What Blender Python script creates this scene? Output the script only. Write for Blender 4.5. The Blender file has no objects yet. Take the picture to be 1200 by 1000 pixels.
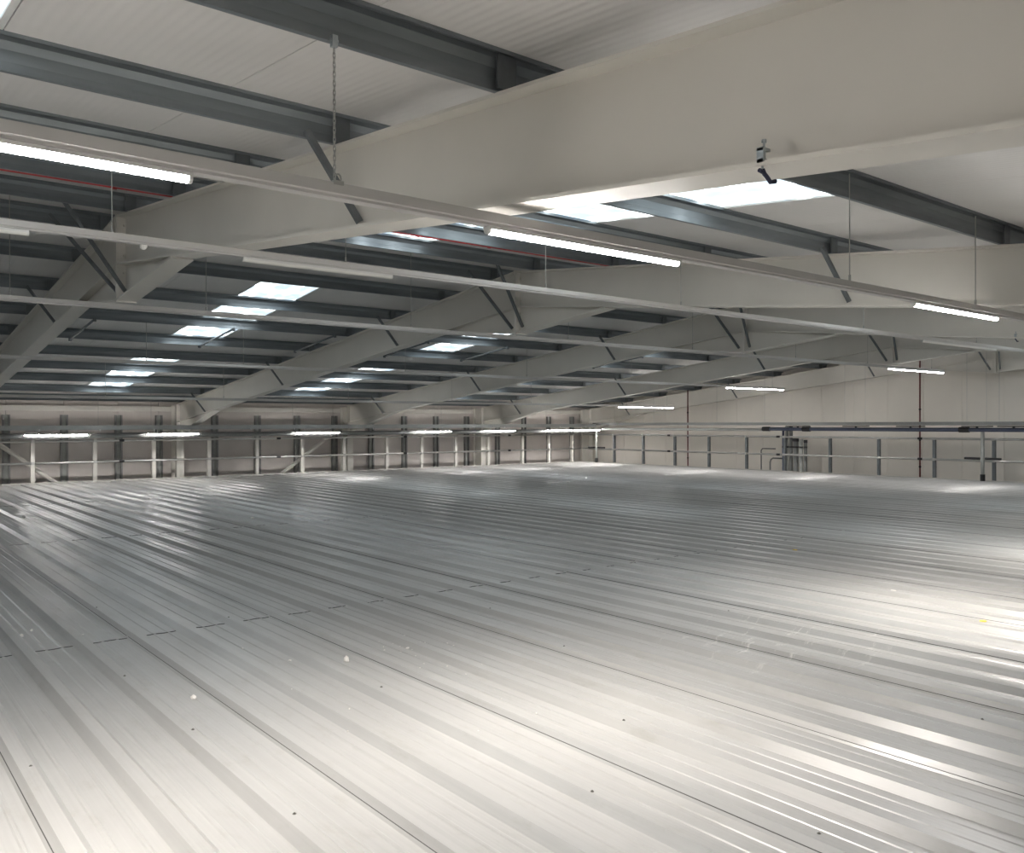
import bpy, bmesh, math, random
from mathutils import Vector, Matrix
random.seed(7)
SC = bpy.context.scene
COL = SC.collection

# ------------------------------------------------------------------ camera
H = 1.456                                   # eye height above the metal deck (deck = z 0)
FPX, YAW, PIT, ROL = 1004.7, math.radians(38.643), math.radians(-0.206), math.radians(-0.135)
fwd = Vector((math.sin(YAW)*math.cos(PIT), math.cos(YAW)*math.cos(PIT), math.sin(PIT)))
rt = Vector((math.cos(YAW), -math.sin(YAW), 0)); up = rt.cross(fwd)
r2 = rt*math.cos(ROL) + up*math.sin(ROL); u2 = r2.cross(fwd)
cam = bpy.data.cameras.new('camera'); cam.sensor_width = 36; cam.lens = 36*FPX/1200
cam.clip_start = 0.02; cam.clip_end = 200
camo = bpy.data.objects.new('camera', cam); COL.objects.link(camo)
camo.matrix_world = Matrix(((r2.x, u2.x, -fwd.x, 0), (r2.y, u2.y, -fwd.y, 0), (r2.z, u2.z, -fwd.z, H), (0, 0, 0, 1)))
SC.camera = camo

def at(px, py, ax, v):                      # pixel -> point on the plane axis = v
    d = fwd + r2*((px-600)/FPX) - u2*((py-500)/FPX)
    c = Vector((0, 0, H)); return c + d*((v-c[ax])/d[ax])

# ------------------------------------------------------------------ world, exposure, light levels
w = bpy.data.worlds.new('overcast_sky'); SC.world = w; w.use_nodes = True
bg = w.node_tree.nodes['Background']; bg.inputs[0].default_value = (0.75, 0.85, 1.0, 1); bg.inputs[1].default_value = 0.2
SC.view_settings.view_transform = 'Standard'; SC.view_settings.look = 'None'
SC.view_settings.exposure = 0.95; SC.view_settings.gamma = 1.0; SC.view_settings.use_curve_mapping = False
SKYLIGHT = 6.0        # rooflight pane emission
LAMP_GLOW = 72.0      # lamp diffuser emission
LAMP_W = 14.5         # watts of each lamp's downward beam
LAMP_SPREAD = math.radians(98)

# ------------------------------------------------------------------ materials
def mat(name, col, rough=0.5, metal=0.0, var=0.06, scale=6.0, bump=0.0, bscale=40.0, stretch=(1, 1, 1), spec=0.5, coat=0.0):
    m = bpy.data.materials.new(name); m.use_nodes = True; nt = m.node_tree; b = nt.nodes['Principled BSDF']
    tc = nt.nodes.new('ShaderNodeTexCoord'); mp = nt.nodes.new('ShaderNodeMapping'); mp.inputs['Scale'].default_value = stretch
    ge = nt.nodes.new('ShaderNodeNewGeometry'); nt.links.new(ge.outputs['Position'], mp.inputs['Vector'])
    nz = nt.nodes.new('ShaderNodeTexNoise'); nz.inputs['Scale'].default_value = scale; nz.inputs['Detail'].default_value = 4
    nt.links.new(mp.outputs[0], nz.inputs['Vector'])
    cr = nt.nodes.new('ShaderNodeValToRGB')
    cr.color_ramp.elements[0].position = 0.3; cr.color_ramp.elements[1].position = 0.7
    cr.color_ramp.elements[0].color = tuple(c*(1-var) for c in col)+(1,); cr.color_ramp.elements[1].color = tuple(min(1, c*(1+var)) for c in col)+(1,)
    nt.links.new(nz.outputs[0], cr.inputs[0]); nt.links.new(cr.outputs[0], b.inputs['Base Color'])
    b.inputs['Roughness'].default_value = rough; b.inputs['Metallic'].default_value = metal
    b.inputs['Specular IOR Level'].default_value = spec; b.inputs['Coat Weight'].default_value = coat
    if bump:
        n2 = nt.nodes.new('ShaderNodeTexNoise'); n2.inputs['Scale'].default_value = bscale; nt.links.new(mp.outputs[0], n2.inputs['Vector'])
        bp = nt.nodes.new('ShaderNodeBump'); bp.inputs['Strength'].default_value = bump; bp.inputs['Distance'].default_value = 0.01
        nt.links.new(n2.outputs[0], bp.inputs['Height']); nt.links.new(bp.outputs[0], b.inputs['Normal'])
    return m
def emis(name, col, s):
    m = bpy.data.materials.new(name); m.use_nodes = True; b = m.node_tree.nodes['Principled BSDF']
    b.inputs['Base Color'].default_value = (0.8, 0.8, 0.8, 1); b.inputs['Emission Color'].default_value = col+(1,); b.inputs['Emission Strength'].default_value = s
    return m

def deck_material():
    m = bpy.data.materials.new('coated_steel_deck'); m.use_nodes = True; nt = m.node_tree; b = nt.nodes['Principled BSDF']
    ge = nt.nodes.new('ShaderNodeNewGeometry')
    def noise(scale, st, det=5, rough=0.55):
        mp = nt.nodes.new('ShaderNodeMapping'); mp.inputs['Scale'].default_value = st; nt.links.new(ge.outputs['Position'], mp.inputs['Vector'])
        n = nt.nodes.new('ShaderNodeTexNoise'); n.inputs['Scale'].default_value = scale; n.inputs['Detail'].default_value = det; n.inputs['Roughness'].default_value = rough
        nt.links.new(mp.outputs[0], n.inputs['Vector']); return n
    def ramp(src, p0, p1, c0, c1):
        r = nt.nodes.new('ShaderNodeValToRGB'); e = r.color_ramp.elements; e[0].position = p0; e[1].position = p1; e[0].color = c0; e[1].color = c1
        nt.links.new(src.outputs[0], r.inputs[0]); return r
    def mul(a, c, f=1.0):
        x = nt.nodes.new('ShaderNodeMix'); x.data_type = 'RGBA'; x.blend_type = 'MULTIPLY'; x.inputs[0].default_value = f
        nt.links.new(a.outputs[0] if a.bl_idname != 'ShaderNodeMix' else a.outputs[2], x.inputs[6]); nt.links.new(c.outputs[0], x.inputs[7]); return x
    base = ramp(noise(0.7, (1, 1, 1)), 0.3, 0.7, (0.41, 0.41, 0.402, 1), (0.485, 0.485, 0.475, 1))
    streak = ramp(noise(1.0, (60, 0.5, 1)), 0.3, 0.7, (0.93, 0.93, 0.93, 1), (1.04, 1.04, 1.04, 1))       # rolled-in streaks along the sheet
    dirt = ramp(noise(9, (1, 0.35, 1), 8, 0.7), 0.25, 0.45, (0.88, 0.87, 0.84, 1), (1, 1, 1, 1))
    c = mul(mul(base, streak), dirt)
    # dusty white scuffs in one trodden patch
    mk = noise(5.5, (0.55, 2.2, 1), 8, 0.75); mr = ramp(mk, 0.57, 0.66, (0, 0, 0, 1), (1, 1, 1, 1))
    sx = nt.nodes.new('ShaderNodeVectorMath'); sx.operation = 'DISTANCE'; sx.inputs[1].default_value = (4.95, 3.35, 0); nt.links.new(ge.outputs['Position'], sx.inputs[0])
    fr = nt.nodes.new('ShaderNodeMapRange'); fr.inputs[1].default_value = 0.25; fr.inputs[2].default_value = 1.0; fr.inputs[3].default_value = 0.8; fr.inputs[4].default_value = 0
    nt.links.new(sx.outputs['Value'], fr.inputs[0])
    mm = nt.nodes.new('ShaderNodeMath'); mm.operation = 'MULTIPLY'; nt.links.new(mr.outputs[0], mm.inputs[0]); nt.links.new(fr.outputs[0], mm.inputs[1])
    mx = nt.nodes.new('ShaderNodeMix'); mx.data_type = 'RGBA'; nt.links.new(mm.outputs[0], mx.inputs[0]); nt.links.new(c.outputs[2], mx.inputs[6]); mx.inputs[7].default_value = (0.85, 0.84, 0.8, 1)
    nt.links.new(mx.outputs[2], b.inputs['Base Color'])
    rr = ramp(noise(2.2, (1, 0.6, 1)), 0.3, 0.7, (0.28, 0.28, 0.28, 1), (0.42, 0.42, 0.42, 1)); nt.links.new(rr.outputs[0], b.inputs['Roughness'])
    b.inputs['Specular IOR Level'].default_value = 0.6; b.inputs['Metallic'].default_value = 0.15
    bp = nt.nodes.new('ShaderNodeBump'); bp.inputs['Strength'].default_value = 0.10; bp.inputs['Distance'].default_value = 0.02
    nt.links.new(noise(1.6, (1.4, 0.5, 1), 2).outputs[0], bp.inputs['Height']); nt.links.new(bp.outputs[0], b.inputs['Normal'])
    return m

def roof_material():                        # white liner sheet with fine ribs running up the slope
    m = mat('white_liner_sheet', (0.73, 0.715, 0.695), 0.5, 0.0, 0.05, 1.2)
    nt = m.node_tree; b = nt.nodes['Principled BSDF']; ge = nt.nodes.new('ShaderNodeNewGeometry'); sp = nt.nodes.new('ShaderNodeSeparateXYZ')
    nt.links.new(ge.outputs['Position'], sp.inputs[0])
    mu = nt.nodes.new('ShaderNodeMath'); mu.operation = 'MULTIPLY'; mu.inputs[1].default_value = 2*math.pi/0.05; nt.links.new(sp.outputs[0], mu.inputs[0])
    sn = nt.nodes.new('ShaderNodeMath'); sn.operation = 'SINE'; nt.links.new(mu.outputs[0], sn.inputs[0])
    bp = nt.nodes.new('ShaderNodeBump'); bp.inputs['Strength'].default_value = 0.25; bp.inputs['Distance'].default_value = 0.003
    nt.links.new(sn.outputs[0], bp.inputs['Height']); nt.links.new(bp.outputs[0], b.inputs['Normal'])
    return m

def pane_material():                        # translucent rooflight sheet lit by the sky behind it
    m = bpy.data.materials.new('rooflight_sheet'); m.use_nodes = True; nt = m.node_tree; b = nt.nodes['Principled BSDF']
    ge = nt.nodes.new('ShaderNodeNewGeometry')
    mp = nt.nodes.new('ShaderNodeMapping'); mp.inputs['Scale'].default_value = (3.2, 2.2, 1); nt.links.new(ge.outputs['Position'], mp.inputs['Vector'])
    n = nt.nodes.new('ShaderNodeTexNoise'); n.inputs['Scale'].default_value = 1.6; n.inputs['Detail'].default_value = 3; nt.links.new(mp.outputs[0], n.inputs['Vector'])
    r = nt.nodes.new('ShaderNodeValToRGB'); e = r.color_ramp.elements
    e[0].position = 0.42; e[0].color = (0.06, 0.075, 0.09, 1); e[1].position = 0.72; e[1].color = (0.90, 0.96, 1.0, 1)
    x = e.new(0.54); x.color = (0.105, 0.115, 0.112, 1)
    nt.links.new(n.outputs[0], r.inputs[0]); nt.links.new(r.outputs[0], b.inputs['Emission Color']); b.inputs['Emission Strength'].default_value = SKYLIGHT
    b.inputs['Base Color'].default_value = (0.7, 0.75, 0.75, 1); b.inputs['Roughness'].default_value = 0.4
    return m

M = dict(
    deck=deck_material(), roof=roof_material(), pane=pane_material(),
    shade_gap=mat('dark_lap_shade_and_gap', (0.10, 0.098, 0.095), 0.8),  # colours the painted lap shadow strips and the open end joints
    cream=mat('cream_painted_steel', (0.71, 0.685, 0.63), 0.55, 0, 0.03, 2.0),
    galv=mat('galvanised_steel', (0.225, 0.25, 0.265), 0.42, 0.55, 0.18, 3.0, stretch=(0.4, 3, 3)),
    galvd=mat('dull_galvanised_steel', (0.17, 0.185, 0.195), 0.5, 0.5, 0.15, 8.0),
    tube=mat('bright_galvanised_tube', (0.55, 0.55, 0.53), 0.3, 0.85, 0.08, 6.0),
    trunk=mat('white_enamelled_trunking', (0.56, 0.55, 0.53), 0.38, 0.1, 0.03, 3.0),
    tray=mat('grey_cable_tray', (0.36, 0.37, 0.36), 0.45, 0.35, 0.08, 4.0),
    lampbody=mat('white_lamp_body', (0.72, 0.72, 0.70), 0.4, 0, 0.02),
    unlit=mat('unlit_opal_diffuser', (0.80, 0.79, 0.75), 0.35, 0, 0.02),
    glow=emis('lit_opal_diffuser', (1.0, 0.97, 0.95), LAMP_GLOW),
    wall=mat('side_wall_cladding', (0.62, 0.575, 0.54), 0.6, 0, 0.06, 1.5),
    gable=mat('gable_wall_cladding', (0.80, 0.76, 0.69), 0.55, 0, 0.05, 0.8),
    stud=mat('grey_wall_stud', (0.30, 0.30, 0.29), 0.5, 0.4, 0.1),
    red=mat('red_painted_pipe', (0.55, 0.045, 0.05), 0.4, 0, 0.08),
    redd=mat('dark_red_conduit', (0.13, 0.028, 0.026), 0.5, 0, 0.08),
    blue=mat('navy_coated_pipe', (0.06, 0.075, 0.125), 0.45, 0.1, 0.1),
    pipe=mat('grey_coated_pipe', (0.17, 0.175, 0.17), 0.5, 0.2, 0.1),
    lag=mat('pale_grey_lagged_pipe', (0.38, 0.39, 0.37), 0.55, 0.1, 0.1),
    black=mat('black_rubber', (0.02, 0.02, 0.022), 0.6),
    wire=mat('steel_wire', (0.42, 0.42, 0.40), 0.4, 0.7),
    crumb=mat('white_plaster', (0.82, 0.80, 0.76), 0.8, 0, 0.05, 60),
    screw=mat('weathered_screw', (0.17, 0.165, 0.15), 0.55, 0.4),
    yellow=mat('yellow_plastic', (0.75, 0.55, 0.08), 0.5),
    clamp=mat('zinc_plated_clamp', (0.42, 0.46, 0.48), 0.3, 0.8, 0.1, 30),
    cable=mat('dark_blue_cable', (0.025, 0.03, 0.07), 0.45),
    slab=mat('concrete_slab', (0.3, 0.3, 0.29), 0.8, 0, 0.1),
    edge=mat('cream_edge_flashing', (0.56, 0.55, 0.51), 0.5, 0, 0.06, 3))

# ------------------------------------------------------------------ mesh helpers
class MB:
    def __init__(s): s.v = []; s.f = []
    def add(s, vs, fs):
        o = len(s.v); s.v += [tuple(q) for q in vs]; s.f += [[i+o for i in f] for f in fs]; return s
    def box(s, x0, x1, y0, y1, z0, z1):
        return s.add([(x, y, z) for x in (x0, x1) for y in (y0, y1) for z in (z0, z1)],
                     [(0, 1, 3, 2), (4, 6, 7, 5), (0, 4, 5, 1), (2, 3, 7, 6), (0, 2, 6, 4), (1, 5, 7, 3)])
    def prism(s, poly, ax, a, b):            # poly in the two other axes (cyclic order x: (y,z), y: (x,z), z: (x,y))
        def P(p, t): return {'x': (t, p[0], p[1]), 'y': (p[0], t, p[1]), 'z': (p[0], p[1], t)}[ax]
        n = len(poly)
        return s.add([P(p, a) for p in poly]+[P(p, b) for p in poly],
                     [list(range(n)), list(range(2*n-1, n-1, -1))]+[(i, i+n, (i+1) % n+n, (i+1) % n) for i in range(n)])
    def tube(s, pts, r, n=8, closed=False):
        pts = [Vector(p) for p in pts]; rings = []; N = len(pts)
        t0 = None
        for i, p in enumerate(pts):
            if closed: t = (pts[(i+1) % N]-pts[i-1]).normalized()
            elif i == 0: t = (pts[1]-p).normalized()
            elif i == N-1: t = (p-pts[i-1]).normalized()
            else: t = ((pts[i+1]-p).normalized()+(p-pts[i-1]).normalized()).normalized()
            a = Vector((0, 0, 1)) if abs(t.z) < 0.95 else Vector((1, 0, 0))
            if t0 is not None: a = t0
            u = (a-t*a.dot(t)).normalized(); v = t.cross(u); t0 = u
            rings.append([p+u*(r*math.cos(2*math.pi*k/n))+v*(r*math.sin(2*math.pi*k/n)) for k in range(n)])
        fs = []; K = N if closed else N-1
        for i in range(K):
            j = (i+1) % N
            fs += [(i*n+k, i*n+(k+1) % n, j*n+(k+1) % n, j*n+k) for k in range(n)]
        if not closed: fs += [list(range(n))[::-1], [(N-1)*n+k for k in range(n)]]
        return s.add([q for rg in rings for q in rg], fs)
    def bar(s, p, q, wd, ht):                # rectangular bar between two points
        p, q = Vector(p), Vector(q); t = (q-p).normalized(); a = Vector((0, 0, 1)) if abs(t.z) < 0.9 else Vector((0, 1, 0))
        u = t.cross(a).normalized()*wd/2; v = u.cross(t).normalized()*ht/2
        return s.add([p-u-v, p+u-v, p+u+v, p-u+v, q-u-v, q+u-v, q+u+v, q-u+v],
                     [(0, 1, 2, 3), (7, 6, 5, 4), (0, 4, 5, 1), (1, 5, 6, 2), (2, 6, 7, 3), (3, 7, 4, 0)])
    def angle(s, p, q, leg, th, side=1):     # steel angle (two legs)
        p, q = Vector(p), Vector(q); t = (q-p).normalized(); a = Vector((0, 1, 0)); u = (a-t*a.dot(t)).normalized(); v = t.cross(u)*side
        prof = [(0, 0), (leg, 0), (leg, th), (th, th), (th, leg), (0, leg)]; n = 6
        return s.add([p+u*x+v*y for x, y in prof]+[q+u*x+v*y for x, y in prof],
                     [list(range(n))[::-1], list(range(n, 2*n))]+[(i, (i+1) % n, (i+1) % n+n, i+n) for i in range(n)])
ORG = {}
def mesh(name, mb, m, smooth=False, off=Vector((0, 0, 0))):
    me = bpy.data.meshes.new(name); me.from_pydata([tuple(Vector(v)-off) for v in mb.v], [], mb.f)
    bm = bmesh.new(); bm.from_mesh(me); bmesh.ops.recalc_face_normals(bm, faces=bm.faces); bm.to_mesh(me); bm.free()
    me.materials.append(M[m] if isinstance(m, str) else m)
    if smooth:
        for p in me.polygons: p.use_smooth = True
    me.update(); return me
def props(o, label=None, cat=None, group=None, kind=None):
    if label: o['label'] = label
    if cat: o['category'] = cat
    if group: o['group'] = group
    if kind: o['kind'] = kind
    return o
def put(name, me, loc, parent=None):
    o = bpy.data.objects.new(name, me); COL.objects.link(o); loc = Vector(loc)
    if parent is not None: o.parent = parent; o.location = loc-ORG[parent]
    else: o.location = loc
    ORG[o] = loc; return o
def part(name, mb, m, parent=None, smooth=False):
    xs = list(zip(*mb.v)); c = Vector([(min(a)+max(a))/2 for a in xs]); c.z = min(xs[2])
    return put(name, mesh(name, mb, m, smooth, c), c, parent)
def root(name, loc, label, cat, group=None, kind=None):
    return props(put(name, None, loc), label, cat, group, kind)

# ------------------------------------------------------------------ building geometry
YA, SL = 9.05, 0.106                        # ridge line, roof slope
FR = [2.33+5.05*i for i in range(5)]        # portal frame planes
X0, X1, Y0, Y1 = -7.8, 22.85, -5.9, 24.05   # inside faces of the building shell
T = lambda y: 3.52-SL*abs(y-YA)             # rafter top
B = lambda y: T(y)-0.485                    # rafter soffit
R = lambda y: 3.68-SL*abs(y-YA)             # roof liner soffit
DX0, DX1, DY0, DY1 = -5.36, 21.85, -4.6, 23.2
LAP = 0.64

# ---- floor: metal deck of trapezoidal sheets
fl = props(put('floor', None, (DX0, DY0, 0)), 'grey white ribbed metal sheet deck covering the whole foreground', 'floor', None, 'structure')
def sheet_profile():
    p = []; hc, tw, bw = 0.034, 0.027, 0.062
    p += [(-0.050, 0.013), (-tw-0.002, hc+0.002), (tw, hc+0.002), (bw, 0)]
    for k in range(3):
        c0 = k/3.0; c1 = (k+1)/3.0
        for q in (0.36, 0.64):
            xm = c0+q/3.0; p += [(xm-0.011, 0), (xm-0.005, 0.0035), (xm+0.005, 0.0035), (xm+0.011, 0)]
        p += [(c1-bw, 0), (c1-tw, hc)]
        if k < 2: p += [(c1+tw, hc), (c1+bw, 0)]
        else: p += [(c1+tw-0.004, hc)]
    return p
prof = sheet_profile()
def ext(poly, y0, y1, th=0.0012):
    n = len(poly); vs = [(x, y, z) for y in (y0, y1) for x, z in poly]
    vs += [(x, y, z-th*3) for y in (y0, y1) for x, z in poly]
    fs = [(i, i+1, n+i+1, n+i) for i in range(n-1)]
    fs += [(2*n+i, 3*n+i, 3*n+i+1, 2*n+i+1) for i in range(n-1)]
    fs += [(0, n, 3*n, 2*n), (n-1, 3*n-1, 4*n-1, 2*n-1)]
    fs += [(i, 2*n+i, 2*n+i+1, i+1) for i in range(n-1)]+[(n+i, n+i+1, 3*n+i+1, 3*n+i) for i in range(n-1)]
    mb = MB(); mb.add(vs, fs); return mb
rows = [DY0, 0.5, 6.15, 11.8, 17.45, DY1]
row_me = []; lap_shade_me = []
for a, b_ in zip(rows, rows[1:]):
    row_me.append(mesh('deck_sheet', ext(prof, 0, b_-a+(0.04 if b_ < DY1 else 0)), 'deck'))
    sm = MB()
    sm.prism([(-0.0518, 0.0105), (-0.0498, 0.0128), (-0.0505, 0.010), (-0.0530, 0.0080)], 'y', 0, b_-a)       # dark strip painting in the shadow under the side lap edge
    lap_shade_me.append(mesh('lap_shade', sm, 'shade_gap'))
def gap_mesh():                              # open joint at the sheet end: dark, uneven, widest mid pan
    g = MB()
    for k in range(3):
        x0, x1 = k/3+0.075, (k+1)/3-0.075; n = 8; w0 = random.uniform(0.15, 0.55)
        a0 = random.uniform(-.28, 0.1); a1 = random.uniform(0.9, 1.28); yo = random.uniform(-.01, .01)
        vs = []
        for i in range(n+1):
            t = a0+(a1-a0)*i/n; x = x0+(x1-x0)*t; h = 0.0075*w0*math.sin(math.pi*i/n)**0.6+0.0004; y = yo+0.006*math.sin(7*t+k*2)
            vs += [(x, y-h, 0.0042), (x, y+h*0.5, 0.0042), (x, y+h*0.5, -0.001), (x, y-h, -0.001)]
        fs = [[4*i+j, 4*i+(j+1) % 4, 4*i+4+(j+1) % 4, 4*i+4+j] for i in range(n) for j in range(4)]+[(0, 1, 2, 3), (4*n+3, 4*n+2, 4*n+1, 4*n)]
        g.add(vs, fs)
    return mesh('end_joint_gap', g, 'shade_gap')
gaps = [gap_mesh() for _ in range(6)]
ncol = int(round(DX1-DX0))
for i in range(ncol):
    xl = DX0+i                               # DX0 chosen so that laps fall at LAP + k
    for j in range(len(rows)-1):
        s = put('deck_sheet', row_me[j], (xl, rows[j], 0.0015*(len(rows)-j)+random.uniform(-0.0006, 0.0006)), fl)
        put('lap_shade', lap_shade_me[j], ORG[s], s)
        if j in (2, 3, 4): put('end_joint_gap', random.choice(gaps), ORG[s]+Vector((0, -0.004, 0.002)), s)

# deck screws seen on the crowns near the camera
sm = MB(); sm.tube([(0, 0, 0), (0, 0, 0.0015)], 0.0075, 10); sm.tube([(0, 0, 0.0015), (0, 0, 0.005)], 0.004, 6)
screw_me = mesh('screw', sm, 'screw')
for px, py in ((36, 899), (226, 856), (345, 955), (146, 793), (447, 806), (661, 758), (852, 717), (968, 974), (1149, 845), (677, 935), (715, 850), (102, 714), (268, 724), (560, 716)):
    p = at(px, py, 2, 0.04); rx = LAP+round((p.x-LAP)*3)/3.0          # the nearest rib carries the screw
    put('screw', screw_me, (rx+max(-.018, min(.018, p.x-rx)), p.y, 0.0425), fl)

# ---- shell
def slope_panel(mb, x0, x1, ya, yb, th=0.06, f=R):
    mb.prism([(ya, f(ya)), (yb, f(yb)), (yb, f(yb)+th), (ya, f(ya)+th)], 'x', x0, x1)
ce = props(put('ceiling', None, (X0, YA, R(YA))), 'white profiled liner panels of the low pitched roof', 'ceiling', None, 'structure')
PITCH = 1.01; PX = [4.65+PITCH*k for k in range(-13, 20)]
ROOFL = [('near', -0.40, 2.95, 8.6), ('near', 4.65, 2.95, 8.6), ('near', 9.70, 2.95, 8.6), ('near', 14.75, 2.95, 8.6), ('near', 19.80, 2.95, 8.6)]
for xx in (-0.40, 4.65, 9.70, 14.75):
    ROOFL += [('far', xx, 11.15, 15.35), ('far', xx, 16.95, 21.5)]
mcache = {}
def roof_piece(x, ya, yb):
    key = (round(ya, 3), round(yb, 3))
    if key not in mcache:
        mb = MB(); slope_panel(mb, 0.002, PITCH-0.002, ya, yb); mcache[key] = mesh('roof_panel', mb, 'roof')
    o = put('roof_panel', mcache[key], (x, 0, 0), ce)
for x in PX:
    if x+PITCH < X0 or x > X1: continue
    for side, (a, b_) in (('near', (Y0, YA)), ('far', (YA, Y1+0.1))):
        cuts = sorted([(c[2], c[3]) for c in ROOFL if c[0] == side and abs(c[1]-x) < 0.2]); cur = a
        for c0, c1 in cuts:
            roof_piece(x, cur, c0); cur = c1
        roof_piece(x, cur, b_)
mb = MB(); mb.prism([(Y0-.3, R(Y0-.3)+0.07), (YA, R(YA)+0.07), (Y1+.4, R(Y1+.4)+0.07), (Y1+.4, R(Y1+.4)+0.1), (YA, R(YA)+0.1), (Y0-.3, R(Y0-.3)+0.1)], 'x', X0-.4, X1+.4)
part('outer_roof_sheet', mb, 'slab', ce)
ordn = ['first', 'second', 'third', 'fourth', 'fifth', 'sixth', 'seventh', 'eighth', 'ninth', 'tenth', 'eleventh', 'twelfth', 'thirteenth', 'fourteenth', 'fifteenth', 'sixteenth', 'seventeenth']
bayname = {-0.40: 'over the camera, before the nearest cream frame', 4.65: 'between the nearest and second cream frames', 9.70: 'between the second and third cream frames', 14.75: 'between the third and fourth cream frames', 19.80: 'in the last bay before the gable wall'}
for i, (side, x, a, b_) in enumerate(ROOFL):
    where = bayname[x]
    nm = ('near slope' if side == 'near' else ('upper far slope' if a < 14 else 'lower far slope'))
    rl = root('window_%d' % (i+1), (x, a, R(a)), 'bright translucent rooflight strip, %s, %s' % (nm, where), 'rooflight', 'rooflight strips in the roof', 'structure')
    fw = .032 if side == 'near' else .075; n = max(1, round((b_-a)/1.45))
    for k in range(n):
        ya = a+(b_-a)*k/n; yb = a+(b_-a)*(k+1)/n
        mb = MB(); mb.prism([(ya+.004, R(ya)+.012), (yb-.004, R(yb)+.012), (yb-.004, R(yb)+.03), (ya+.004, R(ya)+.03)], 'x', x+.055, x+PITCH-fw)
        part('pane', mb, 'pane', rl)
    for xa, xb in ((x+.003, x+.055), (x+PITCH-fw, x+PITCH-.003)):
        mb = MB(); slope_panel(mb, xa, xb, a, b_, 0.05); part('frame', mb, 'lampbody', rl)

# walls
wb = props(put('wall_back', None, (X0, Y1, -1.6)), 'brown grey clad side wall behind the far guard rail', 'wall', None, 'structure')
mb = MB(); mb.box(X0, X1, Y1+.06, Y1+.14, -1.6, R(Y1)+.1); part('outer_sheet', mb, 'wall', wb)
studx = [0.9, 2.15, 3.41, 4.69, 5.98, 7.0, 8.51, 9.75, 10.97, 12.2, 13.47, 14.70, 15.93, 17.19, 18.53, 19.74, 20.93, 22.1]
zs = [-1.6, -0.5, 0.55, 1.58, 2.12]
px_ = [X0]+[-6+1.25*k for k in range(6)]+studx+[X1]
px_ = sorted(set(px_))
for a, b_ in zip(px_, px_[1:]):
    for z0, z1 in zip(zs, zs[1:]):
        mb = MB(); mb.box(a+.004, b_-.004, Y1, Y1+.06, z0+.004, min(z1, R(Y1)+.05)-.004); part('cladding_panel', mb, 'wall', wb)
sm = MB()
for s_ in (-1, 1): sm.box(s_*.068-.018, s_*.068+.018, -.10, 0, 0, 3.3)
stud_me = mesh('stud', sm, 'stud')
sm = MB(); sm.box(-.05, .05, -.03, 0, 0, 3.3); web_me = mesh('stud_web', sm, 'lag')
for x in studx: put('stud_web', web_me, (x, Y1, -1.6), put('stud', stud_me, (x, Y1, -1.6), wb))
mb = MB(); mb.box(X0, X1, Y1-.16, Y1, 1.80, 1.93); part('eaves_beam', mb, 'cream', wb)

wg = props(put('wall_gable', None, (X1, Y0, -1.6)), 'pale cream panelled gable wall at the far right', 'wall', None, 'structure')
gy = [Y0]+[-5.0+1.0*k for k in range(29)]+[Y1]
for a, b_ in zip(gy, gy[1:]):
    mb = MB(); f = lambda y: R(y)+.05
    if a < YA < b_: poly = [(a+.003, -1.6), (b_-.003, -1.6), (b_-.003, f(b_)), (YA, f(YA)), (a+.003, f(a))]
    else: poly = [(a+.003, -1.6), (b_-.003, -1.6), (b_-.003, f(b_)), (a+.003, f(a))]
    mb.prism(poly, 'x', X1, X1+.06); part('wall_panel', mb, 'gable', wg)
mb = MB(); mb.prism([(Y0, -1.6), (Y1, -1.6), (Y1, R(Y1)), (YA, R(YA)), (Y0, R(Y0))], 'x', X1+.06, X1+.12); part('outer_sheet', mb, 'stud', wg)
mb = MB(); mb.box(X0, X1, Y0-.08, Y0, -1.6, R(Y0)+.1); props(part('wall_front', mb, 'gable'), 'pale side wall behind the camera', 'wall', None, 'structure')
mb = MB(); mb.prism([(Y0, -1.6), (Y1, -1.6), (Y1, R(Y1)), (YA, R(YA)), (Y0, R(Y0))], 'x', X0-.08, X0); props(part('wall_left', mb, 'gable'), 'pale gable wall behind the camera on the left', 'wall', None, 'structure')
mb = MB(); mb.box(X0, X1, Y0, Y1, -1.75, -1.6); props(part('floor_below', mb, 'slab'), 'dark concrete floor below the deck edge', 'floor', None, 'structure')

# deck edge flashings
def trim(name, x0, x1, y0, y1, label):
    mb = MB(); mb.box(x0, x1, y0, y1, -0.35, 0.05)
    props(part(name, mb, 'edge'), label, 'trim', None, 'structure')
trim('trim_1', DX0, DX1+.07, DY1, DY1+.07, 'cream folded edge strip along the far side of the deck')
trim('trim_2', DX1+.02, DX1+.10, DY0, DY1, 'cream folded edge strip along the gable side of the deck')

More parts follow.
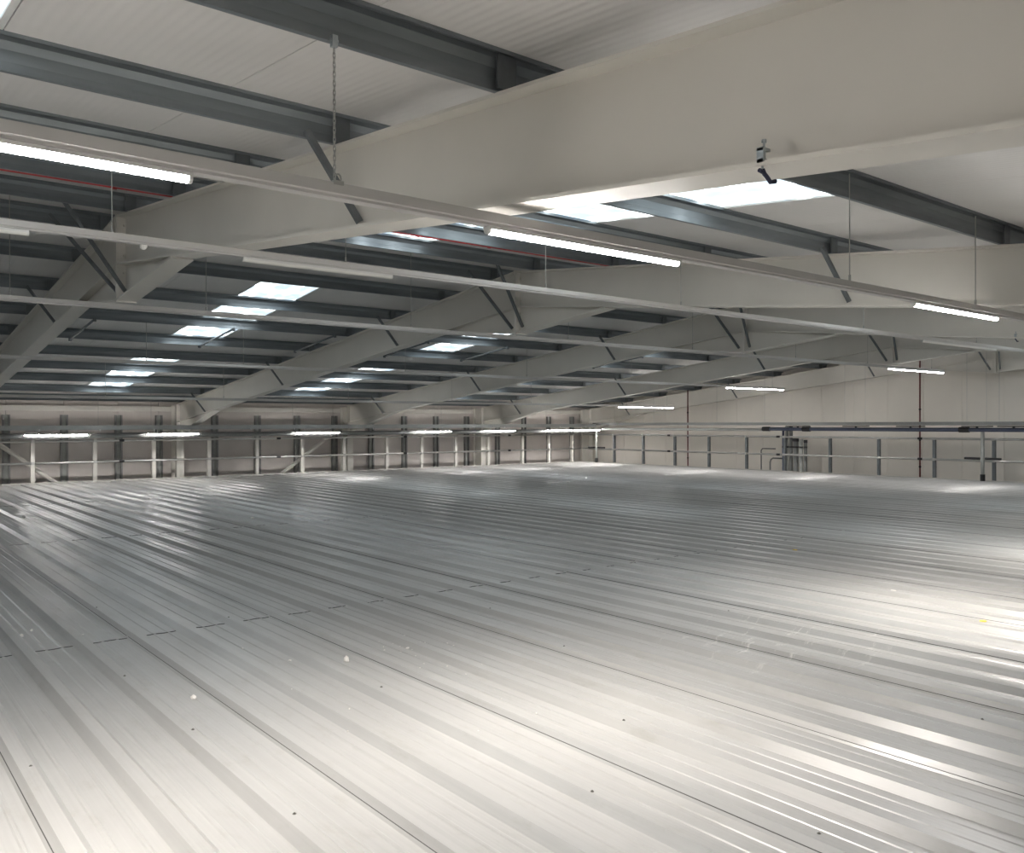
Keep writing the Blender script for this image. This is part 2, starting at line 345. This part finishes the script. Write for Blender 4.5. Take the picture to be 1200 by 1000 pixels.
# ---- portal frames
FN = ['nearest cream steel portal frame, spanning the top of the picture', 'second cream steel portal frame from the camera', 'third cream steel portal frame from the camera',
      'fourth cream steel portal frame from the camera', 'last cream steel portal frame, against the gable wall']
bm_ = MB(); bm_.tube([(0, 0, 0), (-.014, 0, 0)], .013, 6); bolt_me = mesh('bolt', bm_, 'cream')
def frame(xc, label, idx):
    fr = root('portal_frame', (xc, YA, -1.6), label, 'steel frame', 'portal frames')
    hw, ft = 0.095, 0.016
    for ya, yb in ((Y0+.6, YA-.02), (YA+.02, 23.42)):
        r = MB()
        r.prism([(ya, T(ya)-ft), (yb, T(yb)-ft), (yb, T(yb)), (ya, T(ya))], 'x', xc-hw, xc+hw)
        r.prism([(ya, B(ya)), (yb, B(yb)), (yb, B(yb)+ft), (ya, B(ya)+ft)], 'x', xc-hw, xc+hw)
        r.prism([(ya, B(ya)+ft), (yb, B(yb)+ft), (yb, T(yb)-ft), (ya, T(ya)-ft)], 'x', xc-.006, xc+.006)
        part('rafter', r, 'cream', fr)
    for s_ in (-1, 1):                         # apex haunch, one each side of the end plate
        h = MB(); t = 2.68; e = YA+s_*1.72; q = YA+s_*.02
        h.prism([(q, t), (e, B(e)-.005), (e, B(e)), (q, B(q))], 'x', xc-.006, xc+.006)
        h.prism([(q, t), (e, B(e)-.016), (e, B(e)), (q, t+.016)], 'x', xc-hw, xc+hw)
        part('apex_haunch', h, 'cream', fr)
    e = MB(); e.box(xc-hw, xc+hw, YA-.02, YA+.02, 2.665, T(YA)+.01); ep = part('end_plate', e, 'cream', fr)
    for z in (2.80, 2.95, 3.12, 3.28, 3.42):
        for s_ in (-1, 1): put('bolt', bolt_me, (xc-.02, YA+s_*.045, z), ep)
    for s_, yc in ((1, 23.42), (-1, Y0+.6)):
        hy = yc-s_*2.75; hb = B(yc)-.31; h = MB()
        h.prism([(hy, B(hy)-.01), (yc, hb), (yc, B(yc)), (hy, B(hy))], 'x', xc-.006, xc+.006)
        h.prism([(hy, B(hy)-.016), (yc, hb-.016), (yc, hb), (hy, B(hy))], 'x', xc-hw, xc+hw)
        part('eaves_haunch', h, 'cream', fr)
        c = MB(); y2 = yc+s_*.47; tz = T(yc)-.02
        for a in (yc, y2-s_*.016): c.box(xc-hw, xc+hw, min(a, a+s_*.016), max(a, a+s_*.016), -1.6, tz)
        c.box(xc-.006, xc+.006, min(yc, y2), max(yc, y2), -1.6, tz); c.box(xc-hw, xc+hw, min(yc, y2), max(yc, y2), tz-.015, tz)
        part('column', c, 'cream', fr)
    # fly braces from the purlins down to the bottom flange
    for yb, dx in ((4.33, 0.27), (YA-.30, 0.60), (YA+.34, 0.60), (12.3, 0.33), (16.85, 0.33), (21.5, 0.33)):
        yt = yb
        if abs(yb-YA) < 1: zb = 2.75; y_b = YA+(yb-YA)*.35
        else: zb = B(yb)+.03; y_b = yb-.12
        for s_ in ((-1,) if idx else (-1,)):
            a = MB(); a.angle((xc+s_*(dx+.03), yt, T(yt)+.03), (xc+s_*.04, y_b, zb), .032, .005, 1)
            part('fly_brace', a, 'galvd', fr)
    return fr
for i, x in enumerate(FR): frame(x, FN[i], i)

# ---- purlins
def strip(poly, th):                          # open polyline -> closed thin section
    out = []; n = len(poly)
    for i, p in enumerate(poly):
        a = Vector(poly[max(i-1, 0)]); b_ = Vector(poly[min(i+1, n-1)]); t = (b_-a).normalized(); out.append((p[0]-t.y*th, p[1]+t.x*th))
    return poly+out[::-1]
def purlin(y, label, hand):
    zt = R(y)-.003; zb = T(y)+.002; d = zt-zb
    c = root('roof_purlin', (X0, y, zb), label, 'purlin', 'roof purlins')
    s_ = hand
    pl = [(-.05*s_, -.02), (-.05*s_, 0), (0, 0), (0, -.16*d), (.024*s_, -.36*d), (.024*s_, -.70*d), (.014*s_, -d), (.040*s_, -d), (.040*s_, -d+.016)]
    mb = MB(); q = strip([(y+a, zt+b_) for a, b_ in pl], .003*s_)
    n = len(pl)
    vs = [(x, a, b_) for x in (X0+.02, X1-.02) for a, b_ in q]; N = 2*n
    fs = [(i, (i+1) % N, (i+1) % N+N, i+N) for i in range(N)]
    fs += [(i, i+1, N-2-i, N-1-i) for i in range(n-1)]+[(N+i, N+N-1-i, N+N-2-i, N+i+1) for i in range(n-1)]
    mb.add(vs, fs); part('beam', mb, 'galv', c)
    for xf in FR:                             # sleeve over the frame with its cleat
        k = MB(); k.box(xf-.12, xf-.02, y-.012-.004, y-.004, zb+.004, zt-.008); part('cleat', k, 'galvd', c)
near = [-5.0, -3.2, -1.6, -0.1, 1.38, 2.87, 4.36, 5.82, 7.18, 8.62]
far = [9.55, 10.85, 12.3, 13.8, 15.33, 16.85, 18.38, 19.93, 21.5, 23.05]
for k, y in enumerate(reversed(near)): purlin(y, 'galvanised roof purlin on the near slope, %s down from the ridge' % ordn[k], 1)
for k, y in enumerate(far): purlin(y, 'galvanised roof purlin on the far slope, %s down from the ridge' % ordn[k], 1)

# spacer struts below two purlins on the far slope
for k, x in enumerate((3.1, 5.19, 7.0, 8.95, 10.88, 12.9, 14.9)):
    za, zb = T(13.8)-.012, T(15.33)-.012
    st = root('purlin_strut', (x, 14.5, zb), 'short galvanised strut linking two far slope purlins, %s from the left' % ordn[k], 'strut', 'struts between purlins')
    mb = MB(); mb.tube([(x, 13.72, za+.008), (x, 15.42, zb-.008)], .017, 8); part('tube', mb, 'galv', st, True)
    for y, z in ((13.74, za), (15.38, zb)):
        mb = MB(); mb.tube([(x, y, z-.03), (x, y, z+.02)], .024, 8); part('end_fixing', mb, 'galvd', st)

# ---- lighting trunking
lamps = []
def lamp(xa, xb, y, z, lit, label, group, stem=None, watt=1.0, tilt=0):
    """z = underside of the carrier; lamp hangs directly below it"""
    L = root('batten_light', ((xa+xb)/2, y, z-.05), label, 'light', group)
    arc = lambda r: [(y+r*math.cos(a), z-.014+r*math.sin(a)) for a in [math.pi+math.pi*k/8 for k in range(9)]]
    b_ = MB(); b_.prism([(y-.022, z-.001), (y+.022, z-.001), (y+.020, z-.014), (y-.020, z-.014)], 'x', xa, xb); part('body', b_, 'lampbody', L)
    d = MB(); d.prism(arc(.019), 'x', xa+.012, xb-.012); part('diffuser', d, 'glow' if lit else 'unlit', L)
    for x0 in (xa, xb-.012):
        e = MB(); e.prism(arc(.0195), 'x', x0, x0+.012); part('end_cap', e, 'lampbody', L)
    if stem:
        for x0 in (xa+.25, xb-.25):
            e = MB(); e.tube([(x0, y, z-.002), (x0, y, stem)], .008, 6); part('stem', e, 'lampbody', L)
    if lit:
        ld = bpy.data.lights.new('lamp_beam', 'AREA'); ld.shape = 'RECTANGLE'; ld.size = xb-xa-.05; ld.size_y = .04; ld.energy = LAMP_W*watt*(xb-xa)/1.25; ld.color = (1.0, 0.915, 0.83); ld.spread = LAMP_SPREAD
        lo = bpy.data.objects.new('lamp_beam', ld); COL.objects.link(lo); lo.parent = L; lo.location = (0, 0, 0.05-.0345); lo.rotation_euler.x = math.radians(tilt)
def trunking(y, z, xa, xb, label, wires, wire_me='wire'):
    """z = centre height of the rail"""
    t = root('lighting_trunking', (xa, y, z), label, 'trunking', 'lighting trunking runs under the roof')
    mb = MB(); mb.prism([(y-.032, z+.026), (y+.032, z+.026), (y+.032, z-.012), (y+.024, z-.016), (y+.024, z-.026), (y-.024, z-.026), (y-.024, z-.016), (y-.032, z-.012)], 'x', xa, xb)
    part('rail', mb, 'trunk', t)
    for x0 in wires:
        zt = T(y)+.0 if True else 0
        zt = R(y)-.03
        wv = MB(); wv.tube([(x0, y, z+.026), (x0, y, zt)], .0035, 6); ww = part('hanger_wire', wv, 'wire', t)
        g = MB(); g.tube([(x0, y, z+.026), (x0, y, z+.07)], .008, 6); part('wire_gripper', g, 'wire', ww)
    return t
tY = [2.83, 6.0, 9.3, 14.0, 17.8]; tZ = [2.297, 2.678, 2.651, 2.42, 1.975]
tn = ['lighting trunking rail closest to the camera with three lit lamps', 'second lighting trunking rail from the camera, lamps unlit', 'third lighting trunking rail from the camera, below the roof ridge',
      'fourth lighting trunking rail from the camera, under the far slope', 'fifth lighting trunking rail from the camera, lowest under the far slope']
wx = [[4.93, 6.68, 9.4, 12.9, 15.6, -2.2], [1.46, 3.15, 5.2, 7.1, 10.8, 14.2, 18.0, -1.5], [1.36, 3.21, 5.8, 8.5, 11.3, 14.3, 16.9, 19.7], [3.9, 5.45, 8.6, 11.6, 14.8, 18.0, 20.4], [4.2, 6.5, 9.4, 12.3, 14.9, 18.6, 20.4]]
xe = [18.0, 21.2, 20.26, 20.93, 20.70]
for i in range(5): tt = trunking(tY[i], tZ[i], -6.5, xe[i], tn[i], wx[i]); lamps.append(tt)
# the chain that carries the nearest run
def chain(parent, x, y, z0, z1):
    n = int((z1-z0)/.0165); mb = MB(); L = .0128; r = .0046
    for k in range(n):
        c = z0+(z1-z0)*(k+.5)/n; pts = []
        for q in range(10):
            a = 2*math.pi*q/10; dx = r*math.cos(a); dz = (L-r)*(1 if math.sin(a) > 0 else -1)*(abs(math.sin(a)) > .01)+r*math.sin(a)
            pts.append((x+(dx if k % 2 else 0), y+(0 if k % 2 else dx), c+dz*.9))
        mb.tube(pts, .0016, 5, True)
    c = part('hanger_chain', mb, 'wire', parent)
    k = MB(); k.box(x-.011, x+.011, y-.01, y+.01, z1+.005, z1+.047); k.tube([(x-.015, y, z1+.03), (x+.016, y, z1+.03)], .006, 6); part('purlin_clip', k, 'clamp', c)
    k = MB(); k.tube([(x+.012*math.cos(a)+.014, y, z0+.02+.018*math.sin(a)) for a in [math.pi*2*q/10-1.2 for q in range(9)]], .003, 5); k.box(x-.02, x+.02, y-.034, y+.034, z0-.012, z0+.004); part('hook', k, 'wire', c)
cx_ = at(392, 218, 1, 2.83).x
chain(lamps[0], cx_, 2.83, tZ[0]+.030, T(2.83)-.045)
t0z, t1z = tZ[0]-.026, tZ[1]-.026
for k, (xa, xb) in enumerate([(-3.9, -2.6), (-0.35, 0.93), (2.13, 3.33), (5.73, 7.05), (9.35, 10.6), (13.0, 14.25)]):
    lamp(xa, xb, tY[0], t0z, True, 'lit white batten light on the nearest trunking, %s from the left end' % ordn[k], 'lit lamps on the nearest trunking', tilt=8)
for k, (xa, xb) in enumerate([(-0.9, 0.98), (2.33, 3.56), (12.4, 14.9)]):
    lamp(xa, xb, tY[1], t1z, False, 'unlit cream batten light under the second trunking, %s from the left end' % ordn[k], 'unlit lamps on the second trunking')
for nm, y, z, xa, xb in (('third', tY[2], tZ[2], 17.71, 20.25), ('fourth', tY[3], tZ[3], 18.32, 20.92), ('fifth', tY[4], tZ[4], 18.23, 20.69)):
    lamp(xa, xb, y, z-.026, True, 'lit white batten light at the gable end of the %s trunking' % nm, 'lit lamps by the gable wall', None, 0.03)
t6 = trunking(-1.0, 1.93, -6.5, 1.2, 'unseen lighting trunking rail added behind the camera to carry fill lamps', [-5, -2.5, 0.6])  # unseen run with its lamps, added to brighten the nearest frame
for k, (xa, xb) in enumerate([(-3.6, -2.35), (-1.25, 0.0)]):
    lamp(xa, xb, -1.0, 1.904, True, 'added fill batten light behind the camera, %s from the left' % ordn[k], 'added fill lamps behind the camera')
sn = at(168, 286, 1, tY[1]); mb = MB()
for k in range(5):
    a0, a1 = k*math.pi/10, (k+1)*math.pi/10
    mb.tube([(sn.x, tY[1], t1z-.002-.03*math.sin(a0)), (sn.x, tY[1], t1z-.002-.03*math.sin(a1))], .026*math.cos((a0+a1)/2), 12)
props(part('presence_sensor', mb, 'unlit', None), 'small white domed sensor under the second trunking rail', 'sensor')

# ---- back wall services: cable tray, big pipe, lit lamps
YT = 22.1
tb = root('cable_tray', (X0, YT, 1.32), 'grey cable tray hung along the far side wall', 'cable tray', 'cable trays along the walls')
xc2 = 21.43
mb = MB()
for s_ in (-1, 1): mb.box(-6.5, xc2, YT+s_*.10-.004, YT+s_*.10+.004, 1.322, 1.432)
mb.box(-6.5, xc2, YT-.10, YT+.10, 1.322, 1.328); part('channel', mb, 'tray', tb)
for px in (115, 177, 343, 390, 517, 553, 640, 684):
    x = at(px, 480, 1, YT).x
    mb = MB(); mb.tube([(x, YT, 1.43), (x, YT, R(YT)-.05)], .004, 6); part('hanger_wire', mb, 'wire', tb)
for px in (45, 116, 179, 292, 343, 435, 516, 553, 589, 654, 684):
    x = at(px, 503, 1, YT).x
    mb = MB(); mb.tube([(x, YT-.108, 1.29), (x, YT-.108, 1.34)], .016, 8); part('hook', mb, 'lampbody', tb)
mb = MB(); mb.tube([(-6.5, YT+.16, 1.19), (21.45, YT+.16, 1.19)], .062, 12)
props(part('service_pipe', mb, 'pipe', None, True), 'thick grey pipe running under the tray along the far side wall', 'pipe')
wl = [(28, 103), (172, 233), (347, 398), (488, 529), (567, 604), (639, 670.5), (671.5, 703)]
wl_label = ['lit warm white batten light below the wall tray, leftmost in the picture', 'lit batten light below the wall tray, crossing the second frame column', 'lit batten light below the wall tray, beside the third frame column',
            'lit batten light below the wall tray, between third and fourth columns', 'lit batten light below the wall tray, beside the fourth frame column', 'lit batten light below the wall tray, second from the far corner', 'lit batten light below the wall tray, in the far corner']
for k, (a, b_) in enumerate(wl):
    xa, xb = at(a, 507, 1, YT-.06).x, at(b_, 507, 1, YT-.06).x
    lamp(xa, xb, YT-.06, 1.232, True, wl_label[k], 'lit lamps along the far side wall', 1.319, 0.07)
lamp(0.6, 1.9, YT-.06, 1.232, True, 'lit batten light below the wall tray, left of the picture edge', 'lit lamps along the far side wall', 1.319, 0.07)

# gable services
XT = 21.55
tg = root('cable_tray', (XT, YA, 1.40), 'grey cable tray hung along the gable wall', 'cable tray', 'cable trays along the walls')
mb = MB()
for s_ in (-1, 1): mb.box(XT+s_*.10-.004, XT+s_*.10+.004, -4.5, YT+.1, 1.385, 1.470)
mb.box(XT-.10, XT+.10, -4.5, YT+.1, 1.385, 1.391); part('channel', mb, 'pipe', tg)
for px in (720, 766, 840, 896, 990, 1014, 1133, 1156, 1171):
    y = at(px, 470, 0, XT).y; mb = MB(); mb.tube([(XT, y, 1.45), (XT, y, R(y)-.05)], .004, 6); part('hanger_wire', mb, 'wire', tg)
yend = at(898, 503, 0, XT+.1).y+.13
mb = MB(); mb.tube([(XT+.1, -4.5, 1.275), (XT+.1, yend, 1.275)], .05, 12)
gp = root('service_pipe', (XT+.1, 5, 1.225), 'navy pipe with black couplings under the gable tray', 'pipe')
part('pipe_run', mb, 'blue', gp, True)
for px in (945, 1130, 898):
    y = at(px, 503, 0, XT+.1).y; mb = MB(); mb.tube([(XT+.1, y-.12, 1.275), (XT+.1, y+.12, 1.275)], .066, 10); part('coupling', mb, 'black', gp)
for px in (935, 1003, 1067, 1145, 1188):
    y = at(px, 500, 0, XT+.1).y; mb = MB(); mb.box(XT-.06, XT+.26, y-.30, y+.30, 1.345, 1.372); mb.tube([(XT+.1, y, 1.30), (XT+.1, y, 1.36)], .03, 8); part('bracket', mb, 'black', gp)
mb = MB(); mb.tube([(XT+.1, yend+.02, 1.25), (XT+.1, YT-.2, 1.25)], .04, 12)
props(part('service_pipe', mb, 'lag', None, True), 'pale grey pipe under the gable tray towards the far corner', 'pipe')
for k, (px, r, top, m, lab) in enumerate([(918, .035, 1.30, 'blue', 'slim navy riser pipe, left of the pipe cluster on the gable'), (922.2, .05, 1.36, 'lag', 'pale lagged riser pipe beside the navy one on the gable'),
        (926.9, .05, 1.36, 'pipe', 'dark riser pipe in the middle of the gable pipe cluster'), (932.6, .075, 1.0, 'pipe', 'thick grey riser pipe in the gable pipe cluster'),
        (938.8, .055, 0.98, 'lag', 'pale riser pipe near the right of the gable pipe cluster'), (944, .05, .96, 'pipe', 'dark riser pipe at the right of the gable pipe cluster')]):
    y = at(px, 540, 0, 22.1).y; rp = root('riser_pipe', (22.1, y, -1.6), lab, 'pipe', 'riser pipes on the gable wall')
    mb = MB(); mb.tube([(22.1, y, -1.6), (22.1, y, top)], r, 12); part('pipe_run', mb, m, rp, True)
    mb = MB(); mb.tube([(22.1, y, top-.09), (22.1, y, top)], r*1.12, 12); part('collar', mb, 'black' if m != 'lag' else 'lag', rp)
    mb = MB(); mb.tube([(22.1, y, .72), (22.1, y, .77)], r*1.1, 12); part('pipe_clip', mb, 'black', rp)
mb = MB(); y = at(902.5, 541, 0, 22.1).y; ye = at(916.3, 541, 0, 22.1).y
mb.tube([(22.1, y, -1.6), (22.1, y, .28), (22.1, y-.03, .36), (22.1, y-.1, .40), (22.1, ye, .40)], .022, 8); props(part('bent_pipe', mb, 'pipe', None, True), 'thin bent pipe turning into the gable riser pipes', 'pipe')
mb = MB(); y = at(892, 541, 0, 22.1).y; mb.tube([(22.1, y, -1.6), (22.1, y, .62), (22.1, y-.05, .68), (22.1, y-.5, .68)], .018, 8); props(part('bent_pipe', mb, 'pipe', None, True), 'thin upright pipe left of the gable pipe cluster', 'pipe')
for px, top, lab in ((806, 470, 'dark red conduit dropping down the gable, nearer the far corner'), (1078, 430, 'dark red conduit dropping down the gable, right of the pipe cluster')):
    y = at(px, 480, 0, 22.3).y; mb = MB(); mb.tube([(22.3, y, -1.6), (22.3, y, R(y)-.1)], .021, 8); cr = root('red_conduit', (22.3, y, -1.6), lab, 'conduit', 'red conduits on the gable wall')
    part('conduit_run', mb, 'redd', cr, True)
    for z in (.3, 1.0, 1.8):
        mb = MB(); mb.tube([(22.3, y, z-.02), (22.3, y, z+.02)], .03, 8); part('clip', mb, 'black', cr)
for px, lab in ((1151.5, 'pale stand pipe with a dark foot at the right of the gable rail'), (699, 'pale stand pipe in the far corner of the deck')):
    xx = 21.75; y = at(px, 540, 0, xx).y; sp_ = root('stand_pipe', (xx, y, .04), lab, 'pipe', 'stand pipes at the deck edge')
    mb = MB(); mb.tube([(xx, y, .04), (xx, y, 1.24)], .04, 10); part('pipe_run', mb, 'lag', sp_, True)
    mb = MB(); mb.tube([(xx, y, .04), (xx, y, .20)], .055, 10); part('foot', mb, 'black', sp_)
    for s_ in (-1, 1):
        mb = MB(); mb.tube([(xx, y+s_*.06, .58), (xx, y+s_*.42, .58)], .028, 8); part('side_arm', mb, 'black', sp_)

# red pipe below the ridge
mb = MB(); RY, RZ = 8.3, 3.40
rpz = 0.2590
RY = 7.72; RZ = H+RY*rpz
rp = root('red_pipe', (X0, RY, RZ), 'thin red pipe running along below the roof ridge', 'pipe')
mb.tube([(-6.5, RY, RZ), (20.5, RY, RZ)], .016, 10); part('pipe_run', mb, 'red', rp, True)
for x in [-4.0, -1.2, 1.9, 4.9, 5.85, 8.6, 11.4, 14.2, 17.0]:
    mb = MB(); mb.tube([(x, RY, RZ), (x, RY, R(RY)-.01)], .005, 6); mb.tube([(x-.015, RY, RZ), (x+.015, RY, RZ)], .024, 10); part('pipe_hanger', mb, 'red', rp)

# ---- guard rails
def guard(name, label, axis, c, posts, a, b_, pm):
    base = (posts[0], c, -.3) if axis == 'x' else (c, posts[0], -.3)
    g = root(name, base, label, 'guard rail', 'guard rails round the deck')
    P = (lambda t, o, z: (t, c+o, z)) if axis == 'x' else (lambda t, o, z: (c+o, t, z))
    for p in posts:
        mb = MB(); q0 = P(p, .0, 0); hw = .045 if axis == 'x' else .035
        mb.box(q0[0]-hw, q0[0]+hw, q0[1]-hw, q0[1]+hw, -.3, 1.03); po = part('post', mb, pm, g)
        for z in (1.045, .52):
            k = MB(); q = P(p, -.055, z); k.box(q[0]-.035, q[0]+.035, q[1]-.035, q[1]+.035, z-.035, z+.03); part('clamp', k, 'tube', po)
    for z in (1.045, .52):
        mb = MB(); mb.tube([P(a, -.06, z), P(b_, -.06, z)], .028, 10); ra = part('rail', mb, 'tube', g, True)
        t = min(a, b_)+.6
        while t < max(a, b_):
            k = MB(); k.tube([P(t-.06, -.06, z), P(t+.06, -.06, z)], .031, 8); part('coupler', k, 'black', ra); t += 4.2
bp = [at(x, 540, 1, DY1+.12).x for x in (38, 111, 180, 245, 301, 354, 403, 453, 494, 534, 572, 612, 643, 670)]
bp = [bp[0]-1.4*k for k in (5, 4, 3, 2, 1)]+bp
guard('guard_rail', 'tubular guard rail on cream posts along the far deck edge', 'x', DY1+.12, bp, bp[0], DX1, 'cream')
gp_ = [at(x, 540, 0, DX1+.15).y for x in (1165, 1095, 1030, 973, 920, 875, 831, 791, 754, 720)]
gp_ = [gp_[0]-1.43*k for k in range(8, 0, -1)]+gp_
guard('guard_rail', 'tubular guard rail on grey posts along the gable side', 'y', DX1+.15, gp_, gp_[0], DY1, 'galvd')

# diagonal wall braces
for (a, b_, lab) in (((2.45, 1.65), (4.45, -.05), 'cream diagonal wall brace at the left edge behind the guard rail'), ((9.6, -.5), (12.35, 1.45), 'cream diagonal wall brace rising to the third frame column')):
    mb = MB(); mb.tube([(a[0], 23.62, a[1]), (b_[0], 23.62, b_[1])], .055, 10)
    if a[0] < 5: mb = MB(); mb.tube([(2.30, 23.62, 1.72), (6.35, 23.62, -1.55)], .055, 10)
    props(part('wall_brace', mb, 'cream', None, True), lab, 'brace', 'diagonal wall braces')

# beam clamps hooked on the frame flanges
def beam_clamp(p, label):
    c = root('beam_clamp', p, label, 'clamp', 'beam clamps on frame flanges'); x, y, z = 0, 0, 0
    def cpart(n, mb, m, par):
        mb.v = [(p[0]+.55*v[0], p[1]+.55*v[1], p[2]+.55*v[2]) for v in mb.v]; return part(n, mb, m, par)
    k = MB(); k.box(x-.028, x-.006, y-.022, y+.022, z-.012, z+.07); k.box(x-.028, x+.045, y-.02, y+.02, z-.012, z+.004); k.box(x-.028, x+.04, y-.02, y+.02, z+.05, z+.066); cpart('jaw', k, 'clamp', c)
    k = MB(); k.tube([(x+.01, y, z+.03), (x+.01, y, z+.115)], .007, 8); k.tube([(x+.01, y, z+.10), (x+.01, y, z+.118)], .014, 6); k.tube([(x-.005, y, z-.05), (x-.005, y, z-.012)], .008, 8); cpart('bolt', k, 'clamp', c)
    k = MB(); k.tube([(x-.005, y, z-.05), (x+.005, y-.005, z-.075), (x+.02, y-.01, z-.09), (x+.04, y-.02, z-.118), (x+.075, y-.03, z-.11)], .013, 8); k.tube([(x-.035, y, z-.06), (x-.005, y, z-.065)], .012, 8); cpart('cable_end', k, 'cable', c)
pc = at(893, 200, 0, 2.33-.09)
beam_clamp((2.33-.085, pc.y, B(pc.y)+.018), 'zinc beam clamp with dark cable end on the nearest frame flange')
pc = at(1190, 396, 0, FR[2]-.09)
beam_clamp((FR[2]-.085, pc.y, B(pc.y)+.018), 'small zinc beam clamp on the third frame flange at right edge')

# ---- debris on the deck
def crumb(px, py, s, label, m='crumb', flat=1.0, group=None, seed=0):
    rnd = random.Random(seed+px); p = at(px, py, 2, 0.0); mb = MB()
    bm = bmesh.new(); bmesh.ops.create_icosphere(bm, subdivisions=1, radius=1)
    sx, sy, sz = s*rnd.uniform(.7, 1.1), s*rnd.uniform(.5, .9), s*flat*rnd.uniform(.45, .7)
    vs = [(v.co.x*sx*rnd.uniform(.75, 1.2), v.co.y*sy*rnd.uniform(.75, 1.2), max(v.co.z, -.5)*sz*rnd.uniform(.8, 1.2)) for v in bm.verts]
    fs = [[v.index for v in f.verts] for f in bm.faces]; bm.free()
    zmin = min(v[2] for v in vs); xf = (p.x-LAP) % (1/3.0); dz = 0.034 if (xf < .035 or xf > 1/3.0-.035) else 0.0085
    a = rnd.uniform(0, 6); ca, sa = math.cos(a), math.sin(a)
    mb.add([(p.x+v[0]*ca-v[1]*sa, p.y+v[0]*sa+v[1]*ca, v[2]-zmin+dz) for v in vs], fs)
    props(part('plaster_crumb' if m == 'crumb' else 'plastic_scrap', mb, m), label, 'debris', group)
crumb(227, 821, .022, 'white plaster lump lying alone at left on the deck', group='white crumbs on the deck')
crumb(406, 777, .024, 'tall pointed white plaster chip standing near the picture centre', flat=1.7, group='white crumbs on the deck')
crumb(478, 762, .017, 'white crumb in the dusty cluster right of the pointed chip', group='white crumbs on the deck')
crumb(25, 748, .020, 'larger of the two white crumbs at the left edge', group='white crumbs on the deck')
crumb(37, 741, .016, 'smaller of the two white crumbs at the left edge', group='white crumbs on the deck')
crumb(97, 746, .012, 'small pale crumb on a rib right of the two left crumbs', group='white crumbs on the deck')
crumb(340, 776, .017, 'flat white flake left of the pointed chip', flat=.4, group='white crumbs on the deck')
crumb(432, 771, .012, 'small white flake just right of the pointed chip', flat=.5, group='white crumbs on the deck')
crumb(1047, 694, .045, 'large white paper scrap on the lit deck at right', flat=.25, group='white crumbs on the deck')
crumb(335, 566.5, .05, 'white scrap far back beside the deck edge', flat=.5, group='white crumbs on the deck')
crumb(666, 567, .06, 'white scrap far back near the deck middle', flat=.4, group='white crumbs on the deck')
crumb(27, 608, .04, 'white crumb at far left near the reflections', group='white crumbs on the deck')
crumb(296, 611, .04, 'white crumb lying on the far second sheet joint', group='white crumbs on the deck')
crumb(932, 646, .04, 'yellow scrap on the grey part of the deck', 'yellow', .3)
crumb(1152, 730, .035, 'yellow scrap on the deck near the right edge', 'yellow', .3)
rnd = random.Random(3)
for k in range(46):                          # specks too small to describe one by one
    if k < 22: px, py = rnd.gauss(485, 22), rnd.gauss(762, 7)
    elif k < 34: px, py = rnd.uniform(330, 600), rnd.uniform(745, 860)
    else: px, py = rnd.uniform(30, 1100), rnd.uniform(690, 930)
    lab = ['tiny white speck in the dusty cluster right of the pointed chip', 'tiny white speck scattered round the pointed plaster chip', 'tiny lone white speck away from the pointed chip'][0 if k < 22 else 1 if k < 34 else 2]
    crumb(px, py, rnd.uniform(.004, .008), lab, group='tiny plaster specks', seed=k)
